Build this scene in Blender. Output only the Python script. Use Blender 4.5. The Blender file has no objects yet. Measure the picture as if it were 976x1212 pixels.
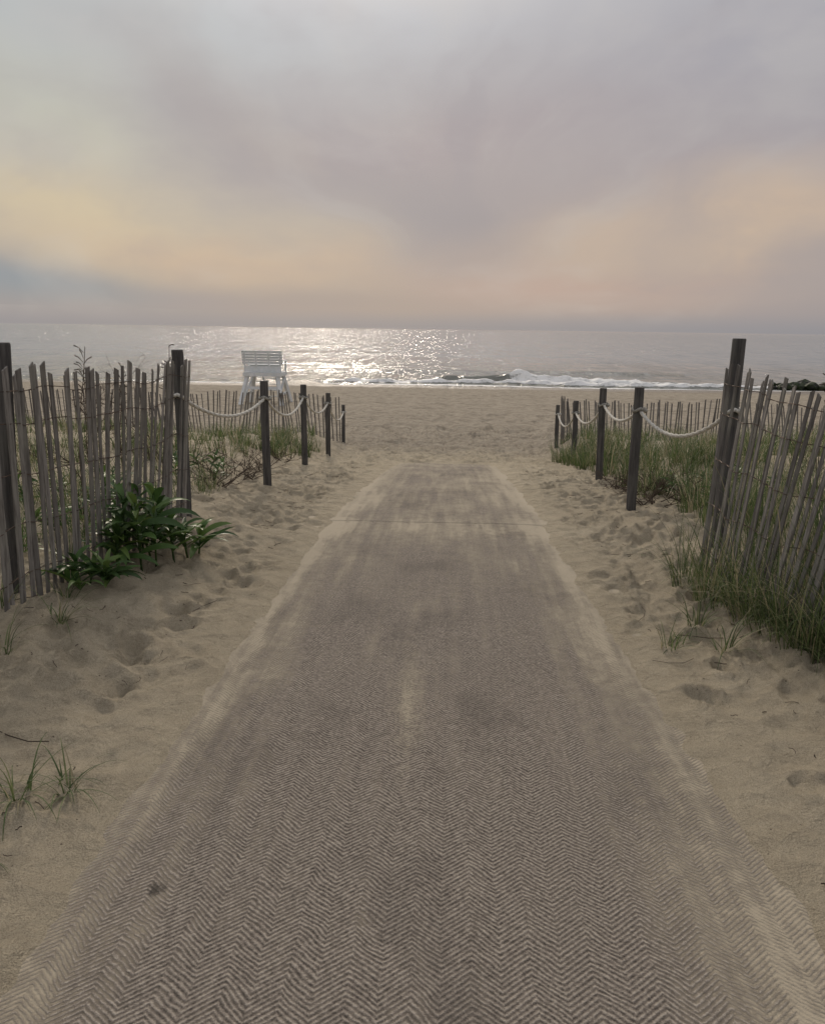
import bpy, math, random, bmesh
import numpy as np
from mathutils import Vector, Matrix
random.seed(7); rng=np.random.default_rng(11)
scene=bpy.context.scene
scene.view_settings.view_transform='Standard'
try: scene.view_settings.look='None'
except Exception: pass
scene.view_settings.exposure=0

def lin(c,a=1.0):
    r=[]
    for v in c:
        v=v/255.0
        r.append(v/12.92 if v<=0.04045 else ((v+0.055)/1.055)**2.4)
    return (r[0],r[1],r[2],a)

# ---------------------------------------------------------------- noise (numpy)
_tab=rng.random((256,256))
def vnoise(x,y):
    xi=np.floor(x).astype(int); yi=np.floor(y).astype(int)
    fx=x-xi; fy=y-yi
    fx=fx*fx*(3-2*fx); fy=fy*fy*(3-2*fy)
    a=_tab[xi&255,yi&255]; b=_tab[(xi+1)&255,yi&255]
    c=_tab[xi&255,(yi+1)&255]; d=_tab[(xi+1)&255,(yi+1)&255]
    return (a*(1-fx)+b*fx)*(1-fy)+(c*(1-fx)+d*fx)*fy-0.5
def fbm(x,y,o=4):
    s=0;a=1.0
    for i in range(o):
        s=s+a*vnoise(x+17.3*i,y+9.1*i); x=x*2.03; y=y*2.03; a*=0.5
    return s
def sst(a,b,x):
    t=np.clip((x-a)/(b-a),0,1); return t*t*(3-2*t)

# ---------------------------------------------------------------- terrain profile
KY=[-50,0,6,7,8.4,9.7,11.3,13.5,18.6,25,38,50,58,64,80,300,20000]
KH=[1.6,1.6,1.6,1.63,1.7,1.82,1.98,2.25,2.78,3.2,3.62,3.85,4.05,4.4,5.5,9,9]
_yy=np.linspace(-60,140,4001); _hh=np.interp(_yy,KY,KH)
k=np.exp(-np.linspace(-2,2,31)**2); k/=k.sum()
_hs=np.convolve(np.pad(_hh,15,mode='edge'),k,mode='valid')
def zb(y):
    y=np.asarray(y,float)
    return np.where(y<135,1.6-np.interp(y,_yy,_hs),1.6-np.interp(y,KY,KH))
MEND=13.35
def edgeL(y): return np.interp(y,[0,3,4.4,6.2,9,12.6,MEND,MEND+.15],[1.07,1.02,1.01,.94,.86,.80,.74,.2])
def edgeR(y): return np.interp(y,[0,2,2.4,4,6,9,12.6,MEND,MEND+.15],[1.12,1.10,1.06,.97,.88,.84,.80,.76,.2])
def und(x,y): return 0.03*fbm(x*0.5+3,y*0.35+1,2)
def terrain(x,y):
    x=np.asarray(x,float); y=np.asarray(y,float)
    ax=np.abs(x)
    base=zb(y)+und(x,y)*np.where(y<30,1,0.5)
    e=np.where(x<0,edgeL(y),edgeR(y))+np.where(x<0,.05,.02)*fbm(x*0+2.2,y*1.1,2)+0.035*fbm(x*7,y*7,3)
    m=sst(e-0.13,e+0.14,ax)
    z=base-0.014+m*0.038
    z=z+0.008*fbm(x*9,y*9,3)*sst(e-.3,e,ax)
    out=sst(e,e+0.55,ax)
    z=z+out*(0.05*fbm(x*1.3,y*1.1,3)+0.034*fbm(x*4.2+7,y*3.6,4))*np.where(y<60,1,0.3)
    # ridge of trampled sand just past the end of the mat
    z=z+0.10*np.exp(-((y-13.9)/0.5)**2)*(0.45+1.6*fbm(x*2.2,y*2,3))*sst(2.6,1.0,ax)
    # banks under the fences
    bank=sst(1.25,2.1,ax)*sst(8.5,5.5,y)*0.15
    z=z+bank
    # planted dunes
    dm=sst(1.95,3.1,ax)*sst(26,17,y)*sst(-4,1,y)
    dz=np.interp(y,[-10,4,7,10,15,19,26],[.18,.2,.12,-.02,-.42,-1.0,-1.7])+0.30*fbm(x*0.45+11,y*0.4+5,3)
    z=z*(1-dm)+np.maximum(dz,z)*dm
    z=z+0.38*np.exp(-((x+10.3)/1.3)**2-((y-56)/0.8)**2)+0.2*np.exp(-((x+12.2)/0.7)**2-((y-56)/0.6)**2)
    rut=0
    for yc,w in ((30.5,.22),(32.4,.22),(37,.25),(39,.25),(24.3,.2),(26,.2),(44,.3),(46,.3)):
        yy=y-(yc+0.7*np.sin(x*0.05+yc)+0.02*x)
        rut=rut-0.08*np.exp(-(yy/w)**2)
    z=z+rut*sst(60,30,ax)
    # churned loose sand of the open beach
    ch=sst(13.4,16,y)*sst(46,26,y)
    z=z+ch*(0.11*fbm(x*1.5+3,y*1.2,3)+0.07*fbm(x*4,y*3.2,2))
    z=z+0.10*fbm(x*0.06,y*0.15,2)*sst(50,57,y)*sst(200,70,y)
    return z
def gz(x,y): return float(terrain(np.array([x]),np.array([y]))[0])

# ---------------------------------------------------------------- mesh helpers
def link(o): scene.collection.objects.link(o); return o
def grid_mesh(name,xs,ys,Z,mat,attr=None):
    nx,ny=len(xs),len(ys)
    X,Y=np.meshgrid(xs,ys)
    co=np.stack([X,Y,Z],-1).reshape(-1,3).astype(np.float32)
    i=np.arange(ny-1)[:,None]*nx+np.arange(nx-1)[None,:]
    q=np.stack([i,i+1,i+nx+1,i+nx],-1).reshape(-1,4)
    me=bpy.data.meshes.new(name)
    me.vertices.add(len(co)); me.vertices.foreach_set('co',co.ravel())
    n=len(q); me.loops.add(n*4); me.loops.foreach_set('vertex_index',q.ravel().astype(np.int32))
    me.polygons.add(n); me.polygons.foreach_set('loop_start',np.arange(0,n*4,4,dtype=np.int32))
    me.polygons.foreach_set('loop_total',np.full(n,4,np.int32))
    me.update(calc_edges=True)
    me.polygons.foreach_set('use_smooth',np.ones(n,bool))
    if attr is not None:
        for nm,A in attr.items():
            at=me.attributes.new(nm,'FLOAT','POINT'); at.data.foreach_set('value',A.ravel().astype(np.float32))
    me.materials.append(mat)
    return link(bpy.data.objects.new(name,me))
class MB:
    def __init__(s): s.v=[];s.f=[]
    def add(s,v,f):
        n=len(s.v); s.v+= [tuple(p) for p in v]; s.f+=[tuple(i+n for i in q) for q in f]
    def box(s,c,sz,M=None):
        pts=[]
        for dx in(-.5,.5):
            for dy in(-.5,.5):
                for dz in(-.5,.5):
                    p=Vector((dx*sz[0],dy*sz[1],dz*sz[2]))
                    if M is not None: p=M@p
                    pts.append(p+Vector(c))
        s.add(pts,[(0,1,3,2),(4,6,7,5),(0,4,5,1),(2,3,7,6),(0,2,6,4),(1,5,7,3)])
    def beam(s,a,b,w,t):
        a=Vector(a);b=Vector(b);d=b-a
        M=d.to_track_quat('Z','Y').to_matrix()
        s.box((a+b)/2,(w,t,d.length),M)
    def tube(s,pts,rad,n=6,cap=True,twist=None):
        rings=[];pts=[Vector(p) for p in pts]
        up=Vector((0.13,0.21,0.97))
        for i,p in enumerate(pts):
            d=(pts[min(i+1,len(pts)-1)]-pts[max(i-1,0)])
            if d.length<1e-9: d=Vector((0,0,1))
            d.normalize()
            u=up if abs(d.dot(up))<0.95 else Vector((1,0,0))
            a=d.cross(u).normalized(); b=d.cross(a)
            r=rad[i] if hasattr(rad,'__len__') else rad
            ring=[]
            for k in range(n):
                th=2*math.pi*k/n
                rr=r if twist is None else r*(1+0.22*math.cos(3*(th-twist*i)))
                ring.append(p+a*math.cos(th)*rr+b*math.sin(th)*rr)
            rings.append(ring)
        v=[q for r_ in rings for q in r_]; f=[]
        for i in range(len(pts)-1):
            for k in range(n):
                k2=(k+1)%n
                f.append((i*n+k,i*n+k2,(i+1)*n+k2,(i+1)*n+k))
        if cap:
            f.append(tuple(reversed(range(n)))); f.append(tuple((len(pts)-1)*n+k for k in range(n)))
        s.add(v,f)
    def obj(s,name,mat,parent=None,smooth=False):
        me=bpy.data.meshes.new(name); me.from_pydata(s.v,[],s.f); me.update()
        if smooth: me.polygons.foreach_set('use_smooth',[True]*len(me.polygons))
        me.materials.append(mat)
        o=link(bpy.data.objects.new(name,me))
        if parent: o.parent=parent
        return o
def empty(name):
    o=bpy.data.objects.new(name,None); return link(o)

# ---------------------------------------------------------------- node helpers
class NT:
    def __init__(s,nt): s.nt=nt; s.L=nt.links
    def n(s,t,**k):
        nd=s.nt.nodes.new(t)
        for a,b in k.items(): setattr(nd,a,b)
        return nd
    def put(s,sock,v):
        if v is None: return
        if isinstance(v,bpy.types.NodeSocket): s.L.new(v,sock)
        else: sock.default_value=v
    def m(s,op,a,b=None,c=None,clamp=False):
        nd=s.n('ShaderNodeMath',operation=op); nd.use_clamp=clamp
        s.put(nd.inputs[0],a); s.put(nd.inputs[1],b); s.put(nd.inputs[2],c)
        return nd.outputs[0]
    def mix(s,f,a,b,bt='MIX'):
        nd=s.n('ShaderNodeMix',data_type='RGBA',blend_type=bt)
        s.put(nd.inputs[0],f); s.put(nd.inputs[6],a); s.put(nd.inputs[7],b)
        return nd.outputs[2]
    def noise(s,vec,scale,detail=4,rough=.5,dist=0):
        nd=s.n('ShaderNodeTexNoise'); s.put(nd.inputs['Vector'],vec)
        nd.inputs['Scale'].default_value=scale; nd.inputs['Detail'].default_value=detail
        nd.inputs['Roughness'].default_value=rough; nd.inputs['Distortion'].default_value=dist
        return nd
    def ramp(s,f,st):
        nd=s.n('ShaderNodeValToRGB'); cr=nd.color_ramp
        while len(cr.elements)<len(st): cr.elements.new(0.5)
        for e,(p,c) in zip(cr.elements,st): e.position=p; e.color=c
        s.put(nd.inputs[0],f); return nd.outputs[0]
    def rng(s,v,a,b,c=0,d=1,smooth=True):
        nd=s.n('ShaderNodeMapRange'); 
        if smooth: nd.interpolation_type='SMOOTHSTEP'
        s.put(nd.inputs[0],v)
        for i,x in zip((1,2,3,4),(a,b,c,d)): nd.inputs[i].default_value=x
        return nd.outputs[0]
    def scale(s,vec,sc):
        nd=s.n('ShaderNodeMapping'); s.put(nd.inputs[0],vec); nd.inputs['Scale'].default_value=sc
        return nd.outputs[0]
    def bump(s,h,dist,strength=1,normal=None):
        nd=s.n('ShaderNodeBump'); s.put(nd.inputs['Height'],h)
        nd.inputs['Distance'].default_value=dist; s.put(nd.inputs['Strength'],strength)
        if normal is not None: s.put(nd.inputs['Normal'],normal)
        return nd.outputs[0]
def newmat(name,rough=.8,spec=.2):
    m=bpy.data.materials.new(name); m.use_nodes=True
    T=NT(m.node_tree); P=m.node_tree.nodes['Principled BSDF']
    P.inputs['Roughness'].default_value=rough
    P.inputs['Specular IOR Level'].default_value=spec
    tc=T.n('ShaderNodeTexCoord').outputs['Object']
    return m,T,P,tc

# ---- sand
def mk_sand():
    m,T,P,tc=newmat('sand',.95,.1)
    sep=T.n('ShaderNodeSeparateXYZ'); T.L.new(tc,sep.inputs[0])
    n1=T.noise(tc,0.9,5,.6).outputs[0]; n2=T.noise(tc,9,4,.65).outputs[0]; n3=T.noise(tc,240,3,.8).outputs[0]
    c=T.ramp(n1,[(.3,(.51,.44,.32,1)),(.7,(.60,.525,.39,1))])
    c=T.mix(T.rng(n2,.35,.7,.0,.42),c,(.39,.33,.24,1))
    c=T.mix(T.rng(n3,.44,.66,0,.58),c,(.22,.18,.13,1))
    vo=T.n('ShaderNodeTexVoronoi'); T.put(vo.inputs['Vector'],tc); vo.inputs['Scale'].default_value=19
    sp=T.m('MULTIPLY',T.m('LESS_THAN',vo.outputs['Distance'],.07),T.m('GREATER_THAN',n2,.50))
    c=T.mix(T.m('MULTIPLY',sp,.75),c,(.07,.055,.04,1))
    far=T.rng(sep.outputs[1],12.5,20)
    n4=T.noise(T.scale(tc,(1,1.6,1)),2.2,4,.7).outputs[0]
    fc=T.mix(T.rng(n4,.38,.66),(.37,.325,.26,1),(.22,.19,.15,1))
    c=T.mix(T.m('MULTIPLY',far,.85),c,fc)
    wet=T.rng(T.m('ADD',sep.outputs[1],T.m('MULTIPLY',n1,2.5)),53.5,57.5)
    c=T.mix(T.m('MULTIPLY',wet,.75),c,(.15,.125,.10,1))
    T.put(P.inputs['Base Color'],c)
    T.put(P.inputs['Roughness'],T.rng(wet,0,1,.95,.35))
    b1=T.bump(n3,.004,.9)
    b2=T.bump(T.noise(tc,30,5,.7).outputs[0],.030,.9,b1)
    v2=T.n('ShaderNodeTexVoronoi'); T.put(v2.inputs['Vector'],T.mix(.10,tc,T.noise(tc,4,2).outputs[1])); v2.inputs['Scale'].default_value=6.5
    b3=T.bump(T.m('POWER',v2.outputs['Distance'],1.5),.06,.65,b2)
    T.put(P.inputs['Normal'],b3)
    return m
SAND=mk_sand()

# ---- beach access mat (woven herringbone)
def mk_mat():
    m,T,P,tc=newmat('woven_mat',.92,.1)
    wob=T.noise(tc,5,3,.55).outputs[0]
    sep=T.n('ShaderNodeSeparateXYZ'); T.L.new(tc,sep.inputs[0])
    x,y=sep.outputs[0],sep.outputs[1]
    wv=T.m('SUBTRACT',wob,.5)
    xw=T.m('ADD',x,T.m('MULTIPLY',wv,.035))
    pp=T.m('PINGPONG',T.m('ADD',xw,10.0),.078)
    s_=T.m('ADD',T.m('ADD',y,T.m('MULTIPLY',wv,.04)),T.m('MULTIPLY',pp,.85))
    st=T.m('MULTIPLY_ADD',T.m('SINE',T.m('MULTIPLY',s_,2*math.pi/.0180)),.5,.5)
    fine=T.noise(tc,260,3,.7).outputs[0]
    med=T.noise(tc,75,3,.7).outputs[0]
    h=T.m('ADD',T.m('MULTIPLY',st,.35),T.m('ADD',T.m('MULTIPLY',med,.95),T.m('MULTIPLY',fine,.68)))
    c=T.ramp(T.m('SUBTRACT',h,.44),[(.22,(.075,.065,.056,1)),(.55,(.245,.212,.178,1)),(.88,(.49,.435,.365,1))])
    big=T.noise(T.scale(tc,(1,.6,1)),1.5,5,.65).outputs[0]
    c=T.mix(T.rng(big,.48,.66,0,.38),c,(.10,.088,.078,1))
    ax=T.m('ABSOLUTE',T.m('ADD',x,.03))
    n1=T.noise(T.scale(tc,(1,.5,1)),2.1,6,.62).outputs[0]
    n2=T.noise(T.scale(tc,(4.5,.28,1)),3,4,.6).outputs[0]
    n5=T.noise(tc,14,4,.7).outputs[0]
    side=T.rng(ax,.50,1.06)
    d=T.m('ADD',T.m('MULTIPLY',side,.72),T.m('MULTIPLY',T.rng(y,1.8,8),.55))
    d=T.m('ADD',d,T.m('MULTIPLY',T.m('SUBTRACT',n1,.5),1.5))
    d=T.m('ADD',d,T.m('MULTIPLY',T.m('SUBTRACT',n2,.5),1.3))
    d=T.m('ADD',d,T.m('MULTIPLY',T.m('SUBTRACT',n5,.5),.9))
    sx=T.m('DIVIDE',T.m('ADD',x,.10),.09); sy=T.m('DIVIDE',T.m('SUBTRACT',y,3.1),.7)
    g=T.m('POWER',2.718,T.m('MULTIPLY',T.m('ADD',T.m('MULTIPLY',sx,sx),T.m('MULTIPLY',sy,sy)),-1.0))
    d=T.m('ADD',d,T.m('MULTIPLY',g,T.rng(med,.35,.65,.2,.8)))
    jy=T.m('DIVIDE',T.m('SUBTRACT',y,6.35),.35)
    d=T.m('ADD',d,T.m('MULTIPLY',T.m('POWER',2.718,T.m('MULTIPLY',T.m('MULTIPLY',jy,jy),-1.0)),.25))
    d=T.m('SUBTRACT',d,T.m('MULTIPLY',T.m('SUBTRACT',h,.92),.9))
    dm=T.rng(d,.10,.95,0,.88)
    c=T.mix(dm,c,(.47,.41,.31,1))
    qx=T.m('DIVIDE',T.m('ADD',x,.775),.03); qy=T.m('DIVIDE',T.m('SUBTRACT',y,1.98),.03)
    q=T.m('ADD',T.m('ADD',T.m('MULTIPLY',qx,qx),T.m('MULTIPLY',qy,qy)),T.m('MULTIPLY',med,3.0))
    c=T.mix(T.rng(q,3.0,1.2,0,.75),c,(.035,.032,.03,1))
    T.put(P.inputs['Base Color'],c)
    T.put(P.inputs['Normal'],T.bump(T.m('MULTIPLY',h,T.rng(dm,0,1,1,.5)),.011,.85))
    return m
MAT=mk_mat()

def mk_wood(name,c1,c2,sc=(60,60,5),isl=.5):
    m,T,P,tc=newmat(name,.85,.2)
    gi=T.n('ShaderNodeNewGeometry').outputs['Random Per Island']
    n=T.noise(T.scale(tc,sc),1,5,.65).outputs[0]
    n2=T.noise(tc,4,3).outputs[0]
    c=T.mix(T.rng(n,.3,.7),c1,c2)
    c=T.mix(T.m('MULTIPLY',gi,isl),c,tuple(x*.5 for x in c1[:3])+(1,))
    c=T.mix(T.rng(n2,.45,.7,0,.45),c,(c2[0]*.75,c2[1]*.78,c2[2]*.72,1))
    T.put(P.inputs['Base Color'],c); T.put(P.inputs['Normal'],T.bump(n,.004,.8))
    return m
SLAT=mk_wood('weathered_slat_wood',(.125,.115,.104,1),(.34,.32,.295,1),isl=.65)
POST=mk_wood('weathered_post_wood',(.055,.053,.052,1),(.155,.148,.14,1),(45,45,3))
WHITE=mk_wood('white_painted_wood',(.66,.70,.72,1),(.80,.82,.83,1),(6,6,2),.12)
m,T,P,tc=newmat('rusty_wire',.6,.4); P.inputs['Metallic'].default_value=.6
T.put(P.inputs['Base Color'],T.ramp(T.noise(tc,30).outputs[0],[(.3,(.05,.04,.035,1)),(.7,(.16,.11,.08,1))])); WIRE=m
m,T,P,tc=newmat('rope_fibre',.9,.1)
T.put(P.inputs['Base Color'],T.ramp(T.noise(tc,60,3).outputs[0],[(.3,(.36,.35,.31,1)),(.7,(.66,.64,.58,1))])); ROPE=m
def mk_leaf(name,stops,trans=.25,rough=.6):
    m,T,P,tc=newmat(name,rough,.3)
    gi=T.n('ShaderNodeNewGeometry').outputs['Random Per Island']
    c=T.ramp(gi,stops)
    n=T.noise(tc,6,2).outputs[0]
    c=T.mix(T.rng(n,.35,.7,0,.4),c,tuple(x*.5 for x in stops[0][1][:3])+(1,))
    T.put(P.inputs['Base Color'],c)
    tr=T.n('ShaderNodeBsdfTranslucent'); T.put(tr.inputs[0],c)
    mx=T.n('ShaderNodeMixShader'); mx.inputs[0].default_value=trans
    T.L.new(P.outputs[0],mx.inputs[1]); T.L.new(tr.outputs[0],mx.inputs[2])
    T.L.new(mx.outputs[0],m.node_tree.nodes['Material Output'].inputs[0])
    return m
GRASS=mk_leaf('beach_grass_blades',[(0,(.065,.10,.036,1)),(.45,(.12,.17,.06,1)),(.70,(.19,.23,.10,1)),(.80,(.34,.30,.18,1)),(1,(.44,.38,.26,1))],.35)
LEAF=mk_leaf('broad_leaves',[(0,(.040,.085,.024,1)),(.6,(.08,.155,.04,1)),(1,(.18,.26,.07,1))],.28,.42)
m,T,P,tc=newmat('dead_twigs',.9,.1)
T.put(P.inputs['Base Color'],T.ramp(T.noise(tc,12,3).outputs[0],[(.3,(.04,.03,.024,1)),(.7,(.13,.10,.075,1))])); TWIG=m
m,T,P,tc=newmat('wet_rock',.7,.3)
T.put(P.inputs['Base Color'],T.ramp(T.noise(tc,2.5,4).outputs[0],[(.4,(.015,.015,.014,1)),(.62,(.035,.05,.018,1)),(.8,(.06,.055,.05,1))])); ROCK=m

# ---- sea
def mk_sea():
    m,T,P,tc=newmat('sea_water',.12,.5)
    P.inputs['IOR'].default_value=1.33
    sep=T.n('ShaderNodeSeparateXYZ'); T.L.new(tc,sep.inputs[0])
    a=T.n('ShaderNodeAttribute'); a.attribute_name='foam'; fo=a.outputs['Fac']
    n=T.noise(T.scale(tc,(1,2.2,1)),1.6,6,.7).outputs[0]
    fm=T.rng(T.m('ADD',fo,T.m('MULTIPLY',T.m('SUBTRACT',n,.5),1.3)),.38,.62)
    fm=T.m('MULTIPLY',fm,T.m('GREATER_THAN',fo,.02))
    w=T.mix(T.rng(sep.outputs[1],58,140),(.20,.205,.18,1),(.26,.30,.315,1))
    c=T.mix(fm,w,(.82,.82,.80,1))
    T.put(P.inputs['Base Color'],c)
    T.put(P.inputs['Roughness'],T.m('ADD',T.m('MULTIPLY',fm,.6),.07))
    w1=T.noise(T.scale(tc,(.6,1,1)),1.9,4,.65).outputs[0]
    w2=T.noise(T.scale(tc,(.5,1,1)),.40,3,.6).outputs[0]
    w3=T.noise(T.scale(tc,(.4,1,1)),.07,3,.55).outputs[0]
    # gusts: choppy and calmer patches of water, drawn out along the wind
    g1=T.noise(T.scale(tc,(1.0,.07,1)),1.0,4,.8).outputs[0]
    g2=T.noise(T.scale(tc,(.012,.03,1)),1.0,3,.6).outputs[0]
    s1=T.m('MULTIPLY',T.rng(g1,.44,.58,.15,1.7),T.rng(g2,.35,.65,.75,1.15))
    b=T.bump(w1,.28,s1); b=T.bump(w2,.85,T.rng(g1,.44,.58,.35,1.3),b); b=T.bump(w3,2.0,1,b)
    T.put(P.inputs['Normal'],b)
    return m
SEA=mk_sea()

# ---------------------------------------------------------------- ground sheet
def grow(start,step,ratio,end):
    r=[];p=start
    while p<end: p+=step; step*=ratio; r.append(p)
    return r
fx=list(np.arange(-3.6,3.6001,.022))
ox=grow(fx[-1],.028,1.09,20000)
xs=np.array([-v for v in reversed(ox)]+fx+ox)
ys=np.array(list(np.arange(-8,0.8,.12))+list(np.arange(.8,9,.020))+grow(9,.021,1.0115,62)+grow(62.5,.6,1.25,20000))
xs=np.unique(np.round(xs,5))
X,Y=np.meshgrid(xs,ys)
Z=terrain(X,Y)
def stamp(cx,cy,ang,L,W,dep):
    i0,i1=np.searchsorted(xs,[cx-.32,cx+.32]); j0,j1=np.searchsorted(ys,[cy-.32,cy+.32])
    if i1-i0<2 or j1-j0<2: return
    dx=X[j0:j1,i0:i1]-cx; dy=Y[j0:j1,i0:i1]-cy
    u=dx*math.cos(ang)+dy*math.sin(ang); v=-dx*math.sin(ang)+dy*math.cos(ang)
    r=np.sqrt((u/L)**2+(v/W)**2)
    Z[j0:j1,i0:i1]+= -dep*np.exp(-r**4*1.0)+dep*.6*np.exp(-((r-1.35)/.28)**2)
cnt=0
while cnt<9500:
    cy=float(rng.uniform(.6,27)); cx=float(rng.uniform(-3.6,3.6))
    e=float(edgeL(cy) if cx<0 else edgeR(cy))
    if cy<MEND+.2 and abs(cx)<e+.10: continue
    if abs(cx)>2.3 and rng.random()<.75 and cy<17: continue
    a=math.pi/2+float(rng.normal(0,.5)); L=float(rng.uniform(.035,.115)); W=L*float(rng.uniform(.42,.8))
    f=(0.6 if cy<3.0 else 1.0)*(min(1,(abs(cx)-e)/.35) if cy<MEND else 1)
    stamp(cx,cy,a,L,W,float(rng.uniform(.10,.26))*L*f+.002); cnt+=1
grid_mesh('ground',xs,ys,Z,SAND)

# ---------------------------------------------------------------- mat
def mat_z(x,y): return zb(y)+und(x,y)
mx=np.linspace(-1.15,1.15,70); my=np.concatenate([np.arange(-1.5,6.5,.06),np.arange(6.5,6.7,.008),np.arange(6.7,MEND+.4,.06)])
A,B=np.meshgrid(mx,my)
jl=6.58+.02*fbm(A*1.5,A*0,2)
zz=mat_z(A,B)+.007*sst(jl-.012,jl+.004,B)*sst(jl+1.2,jl+.2,B)+.004*fbm(A*2,B*2,2)
grid_mesh('beach_access_mat',mx,my,zz,MAT)

# ---------------------------------------------------------------- sea
sx=np.array([-v for v in reversed(grow(36,.4,1.12,20000))]+list(np.arange(-36,46,.2))+grow(46,.4,1.12,20000))
sy=np.array(list(np.arange(54,72,.1))+grow(72,.15,1.06,20000))
A,B=np.meshgrid(sx,sy)
def ridge(yc,wf,wb): 
    d=B-yc; return np.where(d<0,np.exp(-(d/wf)**2),np.exp(-(d/wb)**2))
yc=63.2+.5*np.sin(A*.22+.6)+.5*fbm(A*.2,A*0+3,2)
envA=sst(-3,0.5,A)*sst(8,4.5,A)
envB=sst(3.8,5.4,A)*sst(26,8,A)
big=ridge(yc,.55,2.0)
lump=fbm(A*1.1,B*1.6,4)
r2c=61.0+.35*np.sin(A*.3)+1.0*fbm(A*.15+8,A*0,2)
r2=ridge(r2c,.4,1.0)
r3c=58.6+.5*np.sin(A*.17+2)+1.0*fbm(A*.12+18,A*0,2)
r3=ridge(r3c,.35,.7)
env2=sst(-12,-6,A)*sst(30,20,A)
Zs=-2.45+.52*big*envA*(1+.25*lump)+.44*big*envB*(1+.9*lump)+.22*r2*(.25+env2)*(1+lump)+.07*r3
Zs+=np.where(B<110,.05*fbm(A*.25,B*.6,3),0)*sst(56,60,B)
yc4=78+1.5*np.sin(A*.06); Zs+=.25*ridge(yc4,1.2,2.5)*sst(-30,-5,A)*sst(30,15,A)
foam=np.maximum.reduce([big*envB*1.15*(1+.4*lump), r2*env2*1.2, r2*.25, r3*1.05*(.3+.7*sst(-30,-12,A)*sst(40,24,A))])
foam=np.maximum(foam,ridge(yc-.9,.9,.9)*envB*.9)
foam=np.maximum(foam,ridge(yc-1.2,.5,.6)*envA*.75)
grid_mesh('sea',sx,sy,Zs,SEA,{'foam':np.clip(foam,0,1.2)})

# ---------------------------------------------------------------- posts / fences / ropes
def post(parent,x,y,top,r=.048,lean=(0,0),name='post'):
    mb=MB(); z0=gz(x,y)-.35; H=top-z0; n=14
    ph=random.random()*6; pts=[];rad=[]
    for t in (0,.15,.3,.45,.6,.75,.88,.97,1.0):
        pts.append((x+lean[0]*t*H+.004*math.sin(ph+5*t),y+lean[1]*t*H,z0+H*t)); rad.append(r*(1.04-.06*t+.02*math.sin(ph+9*t)))
    pts.append((pts[-1][0],pts[-1][1],top+.006)); rad.append(r*.9)
    mb.tube(pts,rad,n); 
    return mb.obj(name,POST,parent)
def rope(parent,a,b,sag,r=.014):
    mb=MB(); N=90; pts=[]
    for i in range(N+1):
        t=i/N; p=Vector(a).lerp(Vector(b),t); p.z-=sag*4*t*(1-t); pts.append(p)
    mb.tube(pts,r,12,True,twist=.42)
    for e in (a,b):
        e=Vector(e)
        ring=[e+Vector((.058*math.cos(q),.058*math.sin(q),.012*math.sin(3*q))) for q in np.linspace(0,2*math.pi,17)]
        mb.tube(ring,r*.95,8,False,twist=.4)
    return mb.obj('rope',ROPE,parent,True)

lf=empty('rope_fence'); rf=empty('rope_fence')
Lp=[(-1.86,8.2),(-2.03,11.3),(-2.08,13.9),(-2.55,19.5)]
Rp=[(1.72,7.12),(1.90,9.7),(2.12,13.2),(2.40,17.4)]
Ltop=[1.05,.80,.48,-.25]; Rtop=[1.12,.93,.48,.03]
for (x,y),t in zip(Lp,Ltop): post(lf,x,y,t,.043,(random.uniform(-.01,.01),0))
for (x,y),t in zip(Rp,Rtop): post(rf,x,y,t,.043,(random.uniform(-.012,.012),0))
CL=(-1.95,5.85,1.42); CR=(1.94,5.45,1.56)
def chain(par,start,pts,tops,drop=.2,sags=None):
    prev=start
    for i,((x,y),t) in enumerate(zip(pts,tops)):
        q=(x,y,t-drop); rope(par,prev,q,sags[i]); prev=q
chain(lf,(CL[0],CL[1],CL[2]-.33),Lp,Ltop,.17,[.17,.22,.2,.25])
chain(rf,(CR[0],CR[1],CR[2]-.47),Rp,Rtop,.19,[.2,.14,.2,.25])

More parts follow.
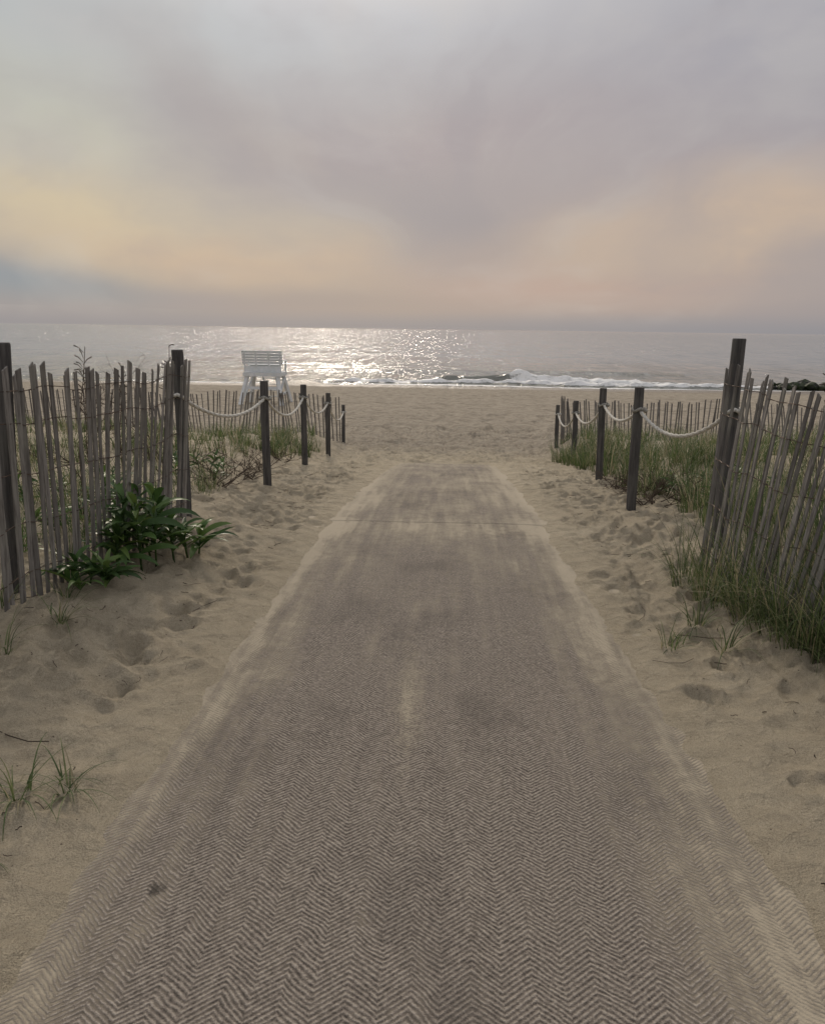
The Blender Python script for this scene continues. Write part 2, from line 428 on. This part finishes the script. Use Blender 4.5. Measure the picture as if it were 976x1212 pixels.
def sand_fence(path,height,lean,pitch=.078,jit=.012,posts=(),sink=.12,slw=.036,wild=.02):
    par=empty('sand_fence')
    P=[Vector((p[0],p[1],0)) for p in path]
    seg=[(P[i+1]-P[i]).length for i in range(len(P)-1)]; tot=sum(seg)
    def at(s):
        s=max(0,min(tot,s))
        for i,l in enumerate(seg):
            if s<=l or i==len(seg)-1: return P[i].lerp(P[i+1],s/l),(P[i+1]-P[i]).normalized()
            s-=l
    hf=height if callable(height) else (lambda t:height)
    n=int(tot/pitch); mb=MB(); rows=[.12,.34,.56,.78,.92] if hf(0)>1.15 else [.2,.5,.8]
    wl=[[] for _ in rows]
    lx=0;
    for i in range(n+1):
        s=i*pitch+random.uniform(-jit,jit); p,d=at(s); t=s/tot
        nrm=Vector((-d.y,d.x,0))
        ln=lean(t)
        lx=lx*.7+random.gauss(0,wild)
        ax=d*(ln[0]+lx+random.gauss(0,.010))+nrm*(ln[1]+random.gauss(0,.010))+Vector((0,0,1))
        ax.normalize()
        g=gz(p.x,p.y)
        base=Vector((p.x,p.y,g-sink))
        L=hf(t)+sink+random.uniform(-.04,.03)
        side=d-ax*d.dot(ax); side.normalize(); th=side.cross(ax)
        w=slw*random.uniform(.75,1.15); tk=.008
        tw=random.uniform(-.22,.22); s2=side*math.cos(tw)+th*math.sin(tw); t2=th*math.cos(tw)-side*math.sin(tw)
        bow=random.gauss(0,.008)
        v=[];f=[];K=5;cut=random.uniform(-.012,.012)
        for kk in range(K+1):
            u=kk/K; c=base+ax*(L*u)+t2*bow*4*u*(1-u)
            ww=w*(1+.08*math.sin(kk*2.1+i))
            for a_,b_ in ((-1,-1),(1,-1),(1,1),(-1,1)):
                q=c+s2*(a_*ww/2)+t2*(b_*tk/2)
                if kk==K: q=q+ax*(cut*a_)
                v.append(q)
        for kk in range(K):
            for q in range(4):
                q2=(q+1)%4; f.append((kk*4+q,kk*4+q2,kk*4+4+q2,kk*4+4+q))
        f.append((3,2,1,0)); f.append((K*4,K*4+1,K*4+2,K*4+3))
        mb.add(v,f)
        for r_,h in enumerate(rows):
            sg=.009 if i%2 else -.009
            wl[r_].append((base+ax*(sink+hf(t)*h+.01*math.sin(i*.7+r_)),t2*sg))
    mb.obj('slats',SLAT,par)
    wb=MB()
    for row in wl:
        wb.tube([a+b for a,b in row],.0022,5); wb.tube([a-b for a,b in row],.0022,5)
    wb.obj('wires',WIRE,par)
    for pp in posts: post(par,pp[0],pp[1],pp[2],pp[3],(pp[4] if len(pp)>4 else 0,0))
    return par
# left fence
sand_fence([(-2.30,2.6),(-2.10,3.85),(-2.0,4.7),(-1.92,5.78)],1.18,lambda t:(-.02+.05*math.sin(t*9),-.05+.04*math.sin(t*6)),.066,
    posts=[(CL[0],CL[1],CL[2],.043),(-2.25,3.90,1.50,.040,.055)],wild=.014,slw=.033)
# right fence (leans outward, away from the path)
sand_fence([(1.69,5.05),(1.71,4.55),(1.77,4.0),(1.92,3.35),(2.2,2.6)],lambda t:1.33-.11*min(1,t*2.5),lambda t:(.02+.20*t,.05+.13*t),.056,
    posts=[(CR[0],CR[1],CR[2],.045)],wild=.012,slw=.031)
# dune-front fences
sand_fence([(-2.7,20.0),(-4.2,20.4),(-6.5,20.3),(-9.5,21.0),(-14,21.5)],1.15,lambda t:(.08*math.sin(t*20),.05),.09,wild=.04,slw=.034)
sand_fence([(2.55,17.8),(2.9,19.6),(4.8,20.4),(8,20.6),(13,21.2)],1.1,lambda t:(.08*math.sin(t*17+1),.05),.09,wild=.04,slw=.034)

# ---------------------------------------------------------------- lifeguard stand
def stand(cx,cy):
    par=empty('lifeguard_stand'); g=gz(cx,cy)+.05; mb=MB()
    H=1.42; w=.74; d=.75
    for sx_ in(-1,1):
        for sy_ in(-1,1):
            mb.beam((cx+sx_*(w+.26),cy+sy_*(d+.35),g-.15),(cx+sx_*(w-.06),cy+sy_*(d-.15),g+H),.17,.14)
        mb.beam((cx+sx_*(w+.10),cy-d-.12,g+.35),(cx+sx_*(w+.02),cy+d,g+H-.2),.10,.04)
        mb.beam((cx+sx_*(w+.11),cy+d+.12,g+.45),(cx+sx_*(w+.11),cy-d-.12,g+.45),.04,.12)
    mb.box((cx,cy-d-.05,g+.75),(1.52,.04,.13))
    mb.obj('legs',WHITE,par)
    mb=MB()
    for i in range(7): mb.box((cx,cy-.62+i*.205,g+H+.03),(1.66,.18,.04))
    mb.box((cx,cy-.76,g+H-.05),(1.76,.04,.17)); mb.box((cx,cy+.76,g+H-.05),(1.76,.04,.17))
    mb.box((cx-.86,cy,g+H-.05),(.04,1.46,.17)); mb.box((cx+.86,cy,g+H-.05),(.04,1.46,.17))
    mb.obj('platform',WHITE,par)
    mb=MB()
    mb.box((cx,cy-.08,g+1.80),(1.58,.5,.03)); mb.box((cx,cy+.14,g+1.66),(1.5,.03,.24))
    mb.obj('seat',WHITE,par)
    mb=MB()
    for i in range(5): 
        mb.box((cx,cy-.56-.02*i,g+1.90+i*.125),(1.90,.035,.105))
    for sx_ in(-.84,-.3,.3,.84): mb.beam((cx+sx_,cy-.50,g+H),(cx+sx_,cy-.59,g+2.46),.08,.05)
    mb.box((cx,cy-.53,g+1.62),(1.68,.03,.26))
    mb.obj('backrest',WHITE,par)
    mb=MB()
    for sx_ in(-.88,.88):
        mb.box((cx+sx_,cy+.02,g+1.98),(.10,1.0,.04)); mb.box((cx+sx_,cy+.45,g+1.70),(.07,.07,.52))
    mb.obj('armrests',WHITE,par)
    mb=MB()
    for sx_ in(-.32,.32): mb.beam((cx+sx_,cy+1.35,g-.1),(cx+sx_,cy+.82,g+H),.05,.1)
    for i in range(4): 
        t=(i+1)/5; mb.box((cx,cy+1.35-.53*t,g-.1+(H+.1)*t),(.62,.12,.035))
    mb.obj('ladder',WHITE,par)
stand(-8.75,38)

# ---------------------------------------------------------------- vegetation
def blade(mb,p,h,az,arch,w,K=6,tilt=.1):
    d=Vector((math.cos(az),math.sin(az),0)); sd=Vector((-d.y,d.x,0))
    v=[];c=Vector(p); ang=tilt; sl=h/K
    for k_ in range(K+1):
        u=k_/K; ww=w*(1-u**1.6)*.5+.0004
        v+= [c-sd*ww,c+sd*ww]
        ang+=arch*(.4+1.2*u)/K
        c=c+(d*math.sin(ang)+Vector((0,0,1))*math.cos(ang))*sl
    mb.add(v,[(2*k_,2*k_+1,2*k_+3,2*k_+2) for k_ in range(K)])
def tuft(mb,x,y,n,h,spread=.07,w=.007,arch=(0.3,1.4),up=.35,sink=.02):
    for i in range(n):
        a=random.uniform(0,2*math.pi); r=spread*math.sqrt(random.random())
        px,py=x+r*math.cos(a),y+r*math.sin(a)
        az=a+random.gauss(0,.6)
        blade(mb,(px,py,gz0(px,py)-sink),h*random.uniform(.45,1.1),az,random.uniform(*arch),w*random.uniform(.7,1.2),6,random.uniform(0,up))
_cache={}
def gz0(x,y):
    k_=(round(x*8),round(y*8))
    if k_ not in _cache: _cache[k_]=gz(k_[0]/8,k_[1]/8)
    return _cache[k_]
def area(name,boxes,mat=GRASS):
    mb=MB()
    for (x0,x1,y0,y1,nt,nb,h,w) in boxes:
        for i in range(nt):
            tuft(mb,random.uniform(x0,x1),random.uniform(y0,y1),nb,h*random.uniform(.6,1.15),.09,w,(.3,1.7),.45)
    return mb.obj(name,mat)
for spec in ([(-1.38,2.34,30,.27),(-1.24,2.42,26,.23)],[(-1.46,2.02,26,.25)],[(-1.86,3.62,26,.28),(-1.95,3.9,16,.24)],
             [(-1.93,3.25,24,.24)],[(1.20,3.86,28,.21),(1.30,3.98,10,.14)],[(1.45,3.78,24,.32),(1.42,4.15,24,.28)]):
    mb=MB()
    for (x,y,n,h) in spec: tuft(mb,x,y,n,h,.045,.0052,(.6,2.0),1.15,.005)
    mb.obj('beach_grass',GRASS)
# grass behind / through the right fence
def fence_grass():
    mb=MB()
    for i in range(58):
        t=random.random()**.8; y=5.0-1.8*t; x=1.58+.30*t**1.5+random.uniform(-.05,.12)
        tuft(mb,x,y,20,random.uniform(.28,.78),.07,.0048,(.4,1.9),.55)
    for i in range(95):
        tuft(mb,random.uniform(1.95,3.0),random.uniform(2.9,5.3),20,random.uniform(.5,1.05),.1,.006,(.3,1.3),.3)
    for i in range(40):
        tuft(mb,random.uniform(2.2,4.2),random.uniform(5,8),18,random.uniform(.4,.7),.1,.007,(.3,1.3),.3)
    mb.obj('beach_grass',GRASS)
fence_grass()
area('beach_grass',[(-3.6,-2.2,3.2,6.5,48,20,.5,.006),(-5.5,-3,6,10,60,20,.5,.008)])
area('beach_grass',[(-3.0,-2.3,10.6,14.5,40,24,.45,.010),(-2.7,-2.1,6.5,7.6,12,18,.40,.007),(-4.5,-2.4,8,11,34,20,.42,.009)])
area('beach_grass',[(1.95,2.9,10.2,14.5,70,28,.56,.010),(2.05,3.8,7.0,9.8,64,26,.50,.009),(2.05,2.6,5.7,7.2,22,24,.46,.007),(2.6,5,9,13,55,24,.5,.011)])
area('dune_grass',[(-9,-2.7,12,19.5,130,16,.5,.014),(2.6,9,12,19.5,160,18,.56,.014),(-14,-8,14,22,50,14,.5,.015),(8,16,12,22,70,14,.5,.015)])

# broad-leaved plants
def leaf(mb,p,L,w,az,tilt,arch):
    d=Vector((math.cos(az),math.sin(az),0)); sd=Vector((-d.y,d.x,0)); K=7
    c=Vector(p); ang=tilt; v=[]; roll=random.gauss(0,.35)
    for k_ in range(K+1):
        u=k_/K; ww=w*.5*(math.sin(math.pi*min(1,u*.88+.10))**.8)*(1 if k_<K else .05)
        t=d*math.sin(ang)+Vector((0,0,1))*math.cos(ang); nn=sd.cross(t)
        s_=sd*math.cos(roll)+nn*math.sin(roll); n2=nn*math.cos(roll)-sd*math.sin(roll)
        v+=[c-s_*ww-n2*ww*.35,c,c+s_*ww-n2*ww*.35]
        ang+=arch/K; c=c+t*(L/K)
    f=[]
    for k_ in range(K):
        a=3*k_; f+=[(a,a+1,a+4,a+3),(a+1,a+2,a+5,a+4)]
    mb.add(v,f)
def leafy(name,spots,sc=1):
    par=empty(name); mb=MB(); st=MB()
    for (x,y,h,n) in spots:
        g=gz(x,y); lx=random.gauss(0,.06); ly=random.gauss(0,.06)
        top=Vector((x+lx,y+ly,g+h)); st.tube([(x,y,g-.03),(x+lx*.5,y+ly*.5,g+h*.5),top],[.007,.006,.004],6)
        for i in range(n):
            u=.25+.75*(i/n); p=Vector((x,y,g-.0)).lerp(top,u); a=i*2.4+random.gauss(0,.3)
            young=u>.85
            leaf(mb,p,sc*random.uniform(.17,.28)*(.65 if young else 1),sc*random.uniform(.028,.046),a,random.uniform(.3,.7) if young else random.uniform(.7,1.2),random.uniform(.5,1.5))
    mb.obj('leaves',LEAF,par,True); st.obj('stems',LEAF,par,True)
sp=[(random.uniform(-2.0,-1.76),random.uniform(4.45,5.1),random.uniform(.16,.48),16) for _ in range(10)]
sp+=[(-1.66,5.0,.20,16),(-1.70,4.85,.24,14),(-1.62,5.1,.14,12)]
leafy('leafy_plant',sp,1.12)
leafy('leafy_plant',[(random.uniform(-2.02,-1.88),random.uniform(4.0,4.4),random.uniform(.05,.15),12) for _ in range(5)],.9)
leafy('leafy_plant',[(random.uniform(-3.2,-2.3),random.uniform(4.3,6.4),random.uniform(.10,.35),14) for _ in range(12)],.8)
leafy('leafy_plant',[(random.uniform(-2.8,-2.3),random.uniform(7.0,8.6),random.uniform(.08,.22),13) for _ in range(7)],.7)
leafy('leafy_plant',[(random.uniform(2.15,3.2),random.uniform(6.8,8.6),random.uniform(.1,.25),13) for _ in range(9)],.7)

def shrub(name,x,y,H,n,flat=.6,wob=.22):
    mb=MB(); g=gz(x,y)
    def br(p,d,L,r,lv):
        pts=[p];dd=d.copy()
        for i in range(4):
            dd=(dd+Vector((random.gauss(0,wob),random.gauss(0,wob),random.gauss(0,.18)))).normalized()
            pts.append(pts[-1]+dd*L/4)
        mb.tube(pts,[r*(1-.15*i) for i in range(5)],4)
        if lv>0:
            for j in range(random.randint(2,4)):
                q=pts[random.randint(1,4)]
                br(q,(dd+Vector((random.gauss(0,.7),random.gauss(0,.7),random.gauss(.1,.4)))).normalized(),L*.55,r*.6,lv-1)
    for i in range(n):
        a=random.uniform(0,6.28)
        br(Vector((x+random.gauss(0,.06),y+random.gauss(0,.06),g-.02)),Vector((math.cos(a)*flat,math.sin(a)*flat,1)).normalized(),H*random.uniform(.5,.9),.006,3)
    mb.obj(name,TWIG)
shrub('dead_shrub',-2.22,7.6,.5,10,1.4); shrub('dead_shrub',-2.15,8.6,.4,8,1.5); shrub('dead_shrub',-2.3,9.6,.45,8,1.5); shrub('dead_shrub',-2.25,10.9,.38,7,1.5)
shrub('dead_shrub',2.1,8.2,.48,11,1.5); shrub('dead_shrub',1.88,8.6,.30,9,1.7); shrub('dead_shrub',1.96,7.4,.36,10,1.7); shrub('dead_shrub',2.3,7.2,.4,10,1.5)
shrub('dead_shrub',-2.9,8.0,.9,4,.5)
shrub('dead_shrub',3.4,7.4,.8,2,.2,.1); shrub('dead_shrub',-4.5,10,1.0,5,.6); shrub('dead_shrub',-2.8,6.2,.8,6,.6)
def stalk(x,y,H):
    mb=MB(); g=gz(x,y); lx=random.gauss(0,.06)
    pts=[(x+lx*t*t+.01*math.sin(t*9),y,g+H*t) for t in np.linspace(0,1,8)]
    mb.tube(pts,[.005-.0004*i for i in range(8)],5)
    for i in range(18):
        t=random.uniform(.70,1); p=Vector((x+lx*t*t,y,g+H*t)); a=random.uniform(0,6.28)
        e=p+Vector((math.cos(a)*.06,math.sin(a)*.06,random.uniform(.01,.06)))
        mb.tube([p,(p+e)/2+Vector((0,0,.01)),e],[.0015,.003,.004],5)
    mb.obj('dry_weed_stalk',TWIG)
stalk(-2.45,5.2,1.26); stalk(-2.42,5.3,1.1); stalk(-2.2,6.2,1.30); stalk(-2.62,6.3,1.1); stalk(2.95,6.3,1.15)

# scattered bits of dry stalk on the sand
mb=MB()
for i in range(460):
    y=random.uniform(1.2,11); s_=random.choice((-1,1)); x=s_*random.uniform(1.15,2.4)
    L=random.uniform(.01,.07) if random.random()<.9 else random.uniform(.12,.3)
    a=random.uniform(0,math.pi); pts=[]; b=random.gauss(0,.5)
    for t in (-.5,-.17,.17,.5):
        px=x+math.cos(a+b*t)*L*t; py=y+math.sin(a+b*t)*L*t; pts.append((px,py,gz(px,py)+.008+random.uniform(0,.006)))
    mb.tube(pts,random.uniform(.001,.0024),4)
mb.obj('twig_litter',TWIG)

# rock jetty
mb=MB()
for i in range(80):
    x=random.uniform(23.2,38); y=61+random.gauss(0,.8); r=random.uniform(.25,.55); z=-2.30+random.uniform(-.15,.22)
    bm=bmesh.new(); bmesh.ops.create_icosphere(bm,subdivisions=2,radius=r)
    for v in bm.verts: v.co*= 1+.45*float(vnoise(np.array([v.co.x*3+i]),np.array([v.co.y*3+v.co.z*4]))[0]); v.co.z*=.6; v.co+=Vector((x,y,z))
    mb.add([v.co[:] for v in bm.verts],[[v.index for v in f.verts] for f in bm.faces]); bm.free()
mb.obj('rock_jetty',ROCK)

# ---------------------------------------------------------------- world
AZ=math.radians(-9.5); EL=math.radians(29)
w=bpy.data.worlds.new('World'); scene.world=w; w.use_nodes=True
T=NT(w.node_tree); bg=w.node_tree.nodes['Background']
tc=T.n('ShaderNodeTexCoord').outputs['Generated']
sep=T.n('ShaderNodeSeparateXYZ'); T.L.new(tc,sep.inputs[0])
x,y,z=sep.outputs
el=T.m('ARCSINE',z); az=T.m('ARCTAN2',x,y)
wn=T.noise(T.scale(tc,(2.2,2.2,5)),1.3,4,.5); wc=T.n('ShaderNodeSeparateColor'); T.L.new(wn.outputs[1],wc.inputs[0])
azw=T.m('ADD',az,T.m('MULTIPLY',T.m('SUBTRACT',wc.outputs[0],.5),.28))
elw=T.m('ADD',el,T.m('MULTIPLY',T.m('MULTIPLY',T.m('SUBTRACT',wc.outputs[1],.5),.13),T.rng(el,0,.08)))
e=1/1.5708
c=T.ramp(T.m('MULTIPLY',el,e),[(0,lin((147,143,147))),(.04*e,lin((150,143,144))),(.10*e,lin((166,153,147))),(.2*e,lin((172,162,158))),(.35*e,lin((179,178,181))),(.75*e,lin((208,207,210))),(1,lin((215,216,220)))])
def gau(a0,e0,sa,se,th=0,A=None,E=None):
    A=azw if A is None else A; E=elw if E is None else E
    da=T.m('SUBTRACT',A,a0); de=T.m('SUBTRACT',E,e0)
    u=T.m('ADD',T.m('MULTIPLY',da,math.cos(th)),T.m('MULTIPLY',de,math.sin(th)))
    v=T.m('SUBTRACT',T.m('MULTIPLY',de,math.cos(th)),T.m('MULTIPLY',da,math.sin(th)))
    u=T.m('DIVIDE',u,sa); v=T.m('DIVIDE',v,se)
    return T.m('POWER',2.71828,T.m('MULTIPLY',T.m('ADD',T.m('MULTIPLY',u,u),T.m('MULTIPLY',v,v)),-1.0))
def patch(c,a0,e0,sa,se,col,st,th=0):
    return T.mix(T.m('MULTIPLY',gau(a0,e0,sa,se,th),st),c,col)
c=patch(c,-.40,.32,.28,.10,lin((178,185,186)),.8)
c=patch(c,-.46,.20,.24,.07,lin((188,187,171)),.8,-.3)
c=patch(c,-.39,.120,.21,.055,lin((205,188,155)),1.0,-.22)
c=patch(c,-.24,.072,.18,.032,lin((192,168,145)),.85,-.12)
c=patch(c,-.15,.36,.20,.06,lin((188,190,196)),.7)
c=patch(c,.02,.205,.32,.050,lin((162,150,150)),.8,.12)
c=patch(c,-.20,.195,.24,.038,lin((163,154,151)),.7,-.5)
c=patch(c,.0,.105,.10,.050,lin((146,139,142)),.9)
c=patch(c,.30,.185,.28,.032,lin((159,149,151)),.75,.25)
c=patch(c,.36,.115,.28,.045,lin((197,173,149)),1.0,.12)
c=patch(c,.14,.055,.20,.028,lin((180,154,143)),.85)
c=patch(c,-.20,.032,.22,.022,lin((152,141,139)),.8)
c=patch(c,-.46,.045,.17,.024,lin((134,141,149)),1.0,-.08)
c=patch(c,.34,.045,.24,.020,lin((168,154,149)),.6)
c=patch(c,.36,.28,.26,.09,lin((160,157,163)),.75)
# smoke streaks fanning out of the low centre of the sky
da=T.m('SUBTRACT',azw,.0); de=T.m('SUBTRACT',elw,.02)
thn=T.m('ARCTAN2',de,da); rr=T.m('SQRT',T.m('ADD',T.m('MULTIPLY',da,da),T.m('MULTIPLY',de,de)))
cv=T.n('ShaderNodeCombineXYZ'); T.L.new(T.m('MULTIPLY',thn,1.7),cv.inputs[0]); T.L.new(T.m('MULTIPLY',rr,3.2),cv.inputs[1]); T.L.new(y,cv.inputs[2])
n1=T.noise(cv.outputs[0],1.4,4,.52).outputs[0]
fade=T.rng(rr,.05,.24)
n2=T.noise(T.scale(tc,(2.4,2.4,6)),1.6,5,.55).outputs[0]
c=T.mix(T.m('MULTIPLY',T.rng(n1,.45,.68,0,.34),fade),c,lin((148,141,146)))
c=T.mix(T.m('MULTIPLY',T.rng(n1,.48,.28,0,.24),fade),c,lin((196,191,184)))
c=T.mix(T.m('MULTIPLY',T.rng(n2,.44,.70,0,.28),fade),c,lin((150,143,146)))
c=T.mix(T.rng(n2,.46,.28,0,.24),c,lin((190,184,180)))
# band of thicker haze resting on the horizon
c=T.mix(T.rng(el,.024,.0,0,.85),c,lin((136,137,144)))
# veiled sun (above the frame) and its halo
g=gau(AZ,EL+.03,.30,.095,0,az,el)
c=T.mix(g,c,(4.6,4.0,3.3,1))
sky=T.n('ShaderNodeTexSky'); sky.sky_type='NISHITA'; sky.sun_disc=False; sky.sun_elevation=EL; sky.sun_rotation=AZ
sc=T.mix(1.0,sky.outputs[0],(.1,.1,.1,1),'MULTIPLY')
c=T.mix(.05,c,sc)
T.L.new(c,bg.inputs[0]); bg.inputs[1].default_value=1.03

sun=bpy.data.lights.new('sun','SUN'); sun.energy=1.5; sun.angle=math.radians(5); sun.color=(1,.87,.72)
so=link(bpy.data.objects.new('sun',sun))
dv=Vector((math.sin(AZ)*math.cos(EL),math.cos(AZ)*math.cos(EL),math.sin(EL)))
so.rotation_euler=(-dv).to_track_quat('-Z','Y').to_euler(); so.location=dv*50

# ---------------------------------------------------------------- camera
cam=bpy.data.cameras.new('camera'); co=link(bpy.data.objects.new('camera',cam))
cam.sensor_fit='VERTICAL'; cam.sensor_height=36; cam.lens=940/1212*36; cam.clip_start=.05; cam.clip_end=60000
M=Matrix.Rotation(math.radians(2.56),4,'Z')@Matrix.Rotation(math.radians(90-13),4,'X')@Matrix.Rotation(math.radians(.8),4,'Z')
co.matrix_world=Matrix.Translation((.05,0,1.6))@M
scene.camera=co
